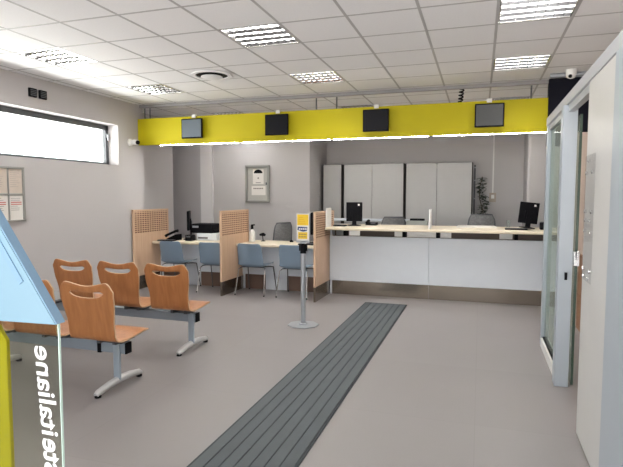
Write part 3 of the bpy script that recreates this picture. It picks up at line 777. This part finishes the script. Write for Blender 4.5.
t = thing('potted_plant', (.06, 10.3, 0), 'tall thin dark leaved plant beside the right grey cabinet', 'plant')
MB().lathe((.06, 10.3, 0), [(.10, 0), (.14, .26), (.15, .28), (.135, .28), (.125, .24)], 24).build('pot', DARKG, t, smooth=True)
MB().lathe((.06, 10.3, .235), [(.128, 0), (.02, .015)], 20).build('soil', SOIL, t)
sp_ = [(.02, 10.3, .24), (.03, 10.31, .7), (.06, 10.3, 1.15), (.05, 10.28, 1.3), (-.01, 10.3, 1.5), (-.02, 10.3, 1.7), (.03, 10.3, 1.92)]
MB().tube(sp_, .009, 8).build('stem', STEMM, t, smooth=True)
m = MB()
for k in range(210):
    f = random.random(); z = 1.15 + f*.77; seg = [p for p in sp_ if p[2] <= z][-1]
    cx = .035 + .04*math.cos(z*9) + random.uniform(-.04, .05); cy = 10.3 + random.uniform(-.07, .07)
    a = random.uniform(0, 2*PI); L = random.uniform(.07, .115); W_ = L*.5; dz = random.uniform(-.05, .03)
    d = Vector((math.cos(a), math.sin(a), 0)); n = Vector((-math.sin(a), math.cos(a), 0)); o = Vector((cx, cy, z))
    p0, p1, p2, p3 = o, o + d*L*.5 + n*W_*.5 + Vector((0, 0, dz*.3)), o + d*L + Vector((0, 0, dz)), o + d*L*.5 - n*W_*.5 + Vector((0, 0, dz*.3))
    m.quad(p0, p1, p2, p3)
m.build('foliage', LEAF, t, solid=.002)
t = thing('wall_switch', (.225, YB, 1.44), 'beige wall switch box on the rear wall right of the plant', 'switch')
B(.165, .29, YB-.03, YB-.001, 1.44, 1.62).build('box', mat('beige_plastic', (0.42, 0.36, 0.30), .5), t, bevel=.006)
B(.20, .255, YB-.038, YB-.03, 1.51, 1.58).build('rocker', WHITEP, t, bevel=.003)
tag(B(.215, .24, YB-.02, YB-.001, 1.62, ZC).build('cable_trunking', WHITEP), 'pale vertical cable trunking on the rear wall above the switch', 'trunking')

# ------------------------------------------------------------------ glass partition at the right
PX0, PX1 = .635, .705
gp = thing('office_partition', (.67, 4.4, 0), 'pale grey framed glass partition along the right side', 'partition')
B(PX0-.005, PX1+.005, 1.8, 5.87, 2.27, 2.35).build('top_rail', RAILA, gp, bevel=.004)
B(PX0+.012, PX1-.012, 1.8, 5.87, 2.215, 2.27).build('header', RAILA, gp)
def post(y0, y1, x0=PX0, x1=PX1): return B(x0, x1, y0, y1, 0, 2.27).build('post', ALU, gp, bevel=.004)
post(5.77, 5.87); post(4.56, 4.68, PX0-.025, PX1+.01); post(2.45, 2.98, PX0-.008)
k = B(PX0-.004, PX1, 4.68, 5.77, 0, .085).build('sill', WHITEP, gp); k['label'] = 'white bottom sill'
B(PX0+.03, PX0+.04, 4.68, 5.77, .085, 2.215).build('glass_pane', GLG, gp)
B(PX0+.015, PX0+.055, 4.68, 5.77, .085, .10).build('gasket', BLACK, gp)
B(PX0-.004, PX0+.05, 2.98, 3.66, .012, 2.262).build('white_panel', PANELW, gp, bevel=.003)
B(PX0+.01, PX0+.045, 2.98, 3.60, 0, .012).build('gasket', BLACK, gp)
B(PX0, PX1, 1.8, 2.45, .09, 2.22).build('white_panel', PANELW, gp)
m = MB()
for k in range(7): m.box(PX0+.028, PX0+.0295, 4.98+.03*math.sin(k), 5.06+.03*math.sin(k), 1.16+k*.105, 1.172+k*.105)
m.build('glass_marking', mat('marking_ochre', (0.32, 0.28, 0.18), .6), gp)
# clear sign plates with screw heads
t = thing('sign_plate', (PX0-.008, 3.46, 1.04), 'tall clear acrylic sign plate with shiny screws on the white partition panel', 'sign plate')
B(PX0-.016, PX0-.012, 3.34, 3.62, 1.04, 1.80).build('plate', ACRY, t)
for yy, zz in ((3.54, 1.768), (3.59, 1.693), (3.41, 1.695), (3.59, 1.458), (3.40, 1.459), (3.57, 1.403), (3.45, 1.404), (3.59, 1.339), (3.40, 1.336), (3.58, 1.105), (3.385, 1.108), (3.56, 1.06), (3.42, 1.059)):
    MB().lathe((PX0-.020, yy, zz), [(.009, 0), (.012, .003), (.012, .0155)], 12, axis='X').build('screw', SCREW, t)
# sliding glass door
t = thing('glass_door', (.75, 4.8, 0), 'open glass door edge beside the partition post at right', 'door')
B(.742, .752, 4.62, 5.56, .01, 2.2).build('pane', GLG, t)
B(.738, .756, 4.60, 4.62, .01, 2.2).build('edge_strip', GEDGED, t)
m = B(.725, .769, 4.585, 4.66, .99, 1.11)
m.build('lock', CHROME, t, bevel=.004)
m = MB().tube([(.745, 4.59, 1.05), (.745, 4.55, 1.05), (.75, 4.55, 1.12)], .008, 10); m.build('handle', CHROME, t, smooth=True)
lk = B(PX0-.012+.005, PX0+.0, 4.548, 4.562, .90, .95)
k = B(.655, .675, 4.525, 4.5345, .885, .945).build('strike_plate', BLACK, gp); k['label'] = 'small black strike plate'
# office shelf seen through the opening
t = thing('office_shelf', (1.45, 6.57, 0), 'brown wooden shelf unit inside the office behind the glass door', 'shelf')
for z in (.02, .42, .84): B(1.15, 1.75, 6.4, 6.75, z, z+.03).build('shelf_board', SHELFW, t)
for x in (1.12, 1.75): B(x, x+.03, 6.4, 6.75, 0, .87).build('side_panel', SHELFW, t)
struct(B(.95, XR, 6.80, 6.86, 0, 2.3).build('wall_office', OFFW, keep=True))

# ------------------------------------------------------------------ totem in the foreground
TY = 1.15
tt = thing('sign_totem', (-1.35, TY, 0), 'foreground totem of glass with white lettering, yellow side and light blue head', 'totem')
def P(x, z, y=TY): return (x, y, z)
head = [P(-1.136, 1.185), P(-1.326, 1.455), P(-1.60, 1.84), P(-1.95, 1.84), P(-1.95, 1.168), P(-1.34, 1.181)]
MB().prism(head, (0, .034, 0)).build('blue_head', TOTEMB, tt, bevel=.002)
MB().prism([P(-1.1355, 1.186, TY+.002), P(-1.60, 1.845, TY+.002), P(-1.597, 1.848, TY+.002), P(-1.132, 1.187, TY+.002)], (0, .032, 0)).build('head_edge', TOTEMS, tt)
a, b = Vector(P(-1.252, 1.300)), Vector(P(-1.42, 1.54)); n = Vector((.007, 0, .005))
MB().prism([a-n, a+n, b+n, b-n], (0, -.003, 0)).build('groove_strip', TOTEMS, tt)
B(-1.95, -1.142, TY+.014, TY+.021, .02, 1.20).build('glass_pane', GLT, tt)
B(-1.142, -1.1395, TY+.0138, TY+.0212, .02, 1.19).build('glass_edge', GEDGE, tt)
MB().prism([P(-1.355, .02, TY+.03), P(-1.355, 1.112, TY+.03), P(-1.388, 1.158, TY+.03), P(-1.95, 1.16, TY+.03), P(-1.95, .02, TY+.03)], (0, .014, 0)).build('yellow_side', YEL, tt, bevel=.003)
B(-2.0, -1.10, TY-.12, TY+.18, 0, .02).build('base_plate', GREYM, tt, bevel=.003)
def text_mesh(body, bold):
    cu = bpy.data.curves.new('lettering', 'FONT'); cu.body = body; cu.size = 1; cu.extrude = 0.01; cu.offset = .022 if bold else .012
    o = bpy.data.objects.new('tmp', cu); COL.objects.link(o)
    bpy.context.view_layer.update()
    dg = bpy.context.evaluated_depsgraph_get()
    me = bpy.data.meshes.new_from_object(o.evaluated_get(dg))
    bpy.data.objects.remove(o); bpy.data.curves.remove(cu); return me
def letter(body, bold, z0, z1, name):
    me = text_mesh(body, bold)
    xs = [v.co.x for v in me.vertices]; x0, x1 = min(xs), max(xs); k = (z1-z0)/(x1-x0); ky = .046/.52 if not bold else .048/.52
    off = base_of(tt)
    for v in me.vertices:
        z = z0 + (v.co.x-x0)*k
        X = -1.229 + v.co.y*ky*1.0 + (1.12-z)*.065
        v.co = Vector((X, TY+.0135 + (v.co.z)*.02, z)) - off
    me.flip_normals(); me.materials.clear(); me.materials.append(TEXTW)
    o = bpy.data.objects.new(name, me); COL.objects.link(o); o.parent = tt
letter('italiane', False, .850, 1.114, 'lettering')
letter('poste', True, .645, .838, 'lettering')

# ------------------------------------------------------------------ light
w = bpy.data.worlds.new('daylight'); SC.world = w; w.use_nodes = True
nt = w.node_tree; bg = nt.nodes['Background']; SUNNY, SHADY = 1.0, .42      # the window side faces sunlit paving, the entrance side is shaded
tc = nt.nodes.new('ShaderNodeTexCoord'); sep = nt.nodes.new('ShaderNodeSeparateXYZ'); nt.links.new(tc.outputs['Generated'], sep.inputs[0])
rp = nt.nodes.new('ShaderNodeValToRGB'); mr = nt.nodes.new('ShaderNodeMapRange'); mr.inputs[1].default_value = -1; mr.inputs[2].default_value = 1
nt.links.new(sep.outputs['Z'], mr.inputs[0]); nt.links.new(mr.outputs[0], rp.inputs[0]); nt.links.new(rp.outputs[0], bg.inputs[0])
mr2 = nt.nodes.new('ShaderNodeMapRange'); mr2.inputs[1].default_value = -.6; mr2.inputs[2].default_value = -.1; mr2.inputs[3].default_value = SUNNY; mr2.inputs[4].default_value = SHADY
nt.links.new(sep.outputs['X'], mr2.inputs[0]); nt.links.new(mr2.outputs[0], bg.inputs[1])
GROUND, SKY = 9.0, 3.6     # sunlit paving below the horizon, hazy sky above it
rp.color_ramp.elements[0].position = .48; rp.color_ramp.elements[0].color = (GROUND, GROUND*.97, GROUND*.93, 1)
rp.color_ramp.elements[1].position = .52; rp.color_ramp.elements[1].color = (SKY*.9, SKY*.96, SKY, 1)
def portal(name, loc, rot, sx, sy):
    l = bpy.data.lights.new(name, 'AREA'); l.shape = 'RECTANGLE'; l.size = sx; l.size_y = sy; l.cycles.is_portal = True
    o = bpy.data.objects.new(name, l); COL.objects.link(o); o.location = loc; o.rotation_euler = rot
portal('window_portal', (XL-.28, (WY0+WY1)/2, (WZ0+WZ1)/2), (0, -PI/2, 0), WZ1-WZ0, WY1-WY0)
portal('entrance_portal', (-1.3, YF-.18, 1.3), (PI/2, 0, 0), 5.8, 2.6)

# ------------------------------------------------------------------ camera
cam = bpy.data.cameras.new('camera'); co = bpy.data.objects.new('camera', cam); COL.objects.link(co)
cam.sensor_fit = 'HORIZONTAL'; cam.sensor_width = 36; cam.lens = 36 * 518 / 623; cam.clip_start = .02
co.location = (0, 0, 1.55); co.rotation_euler = (PI/2 - .07184, -.001236, .31420)
SC.camera = co
SC.view_settings.view_transform = 'Standard'; SC.view_settings.look = 'None'; SC.view_settings.gamma = 1
SC.view_settings.use_curve_mapping = False; SC.view_settings.exposure = 1.05
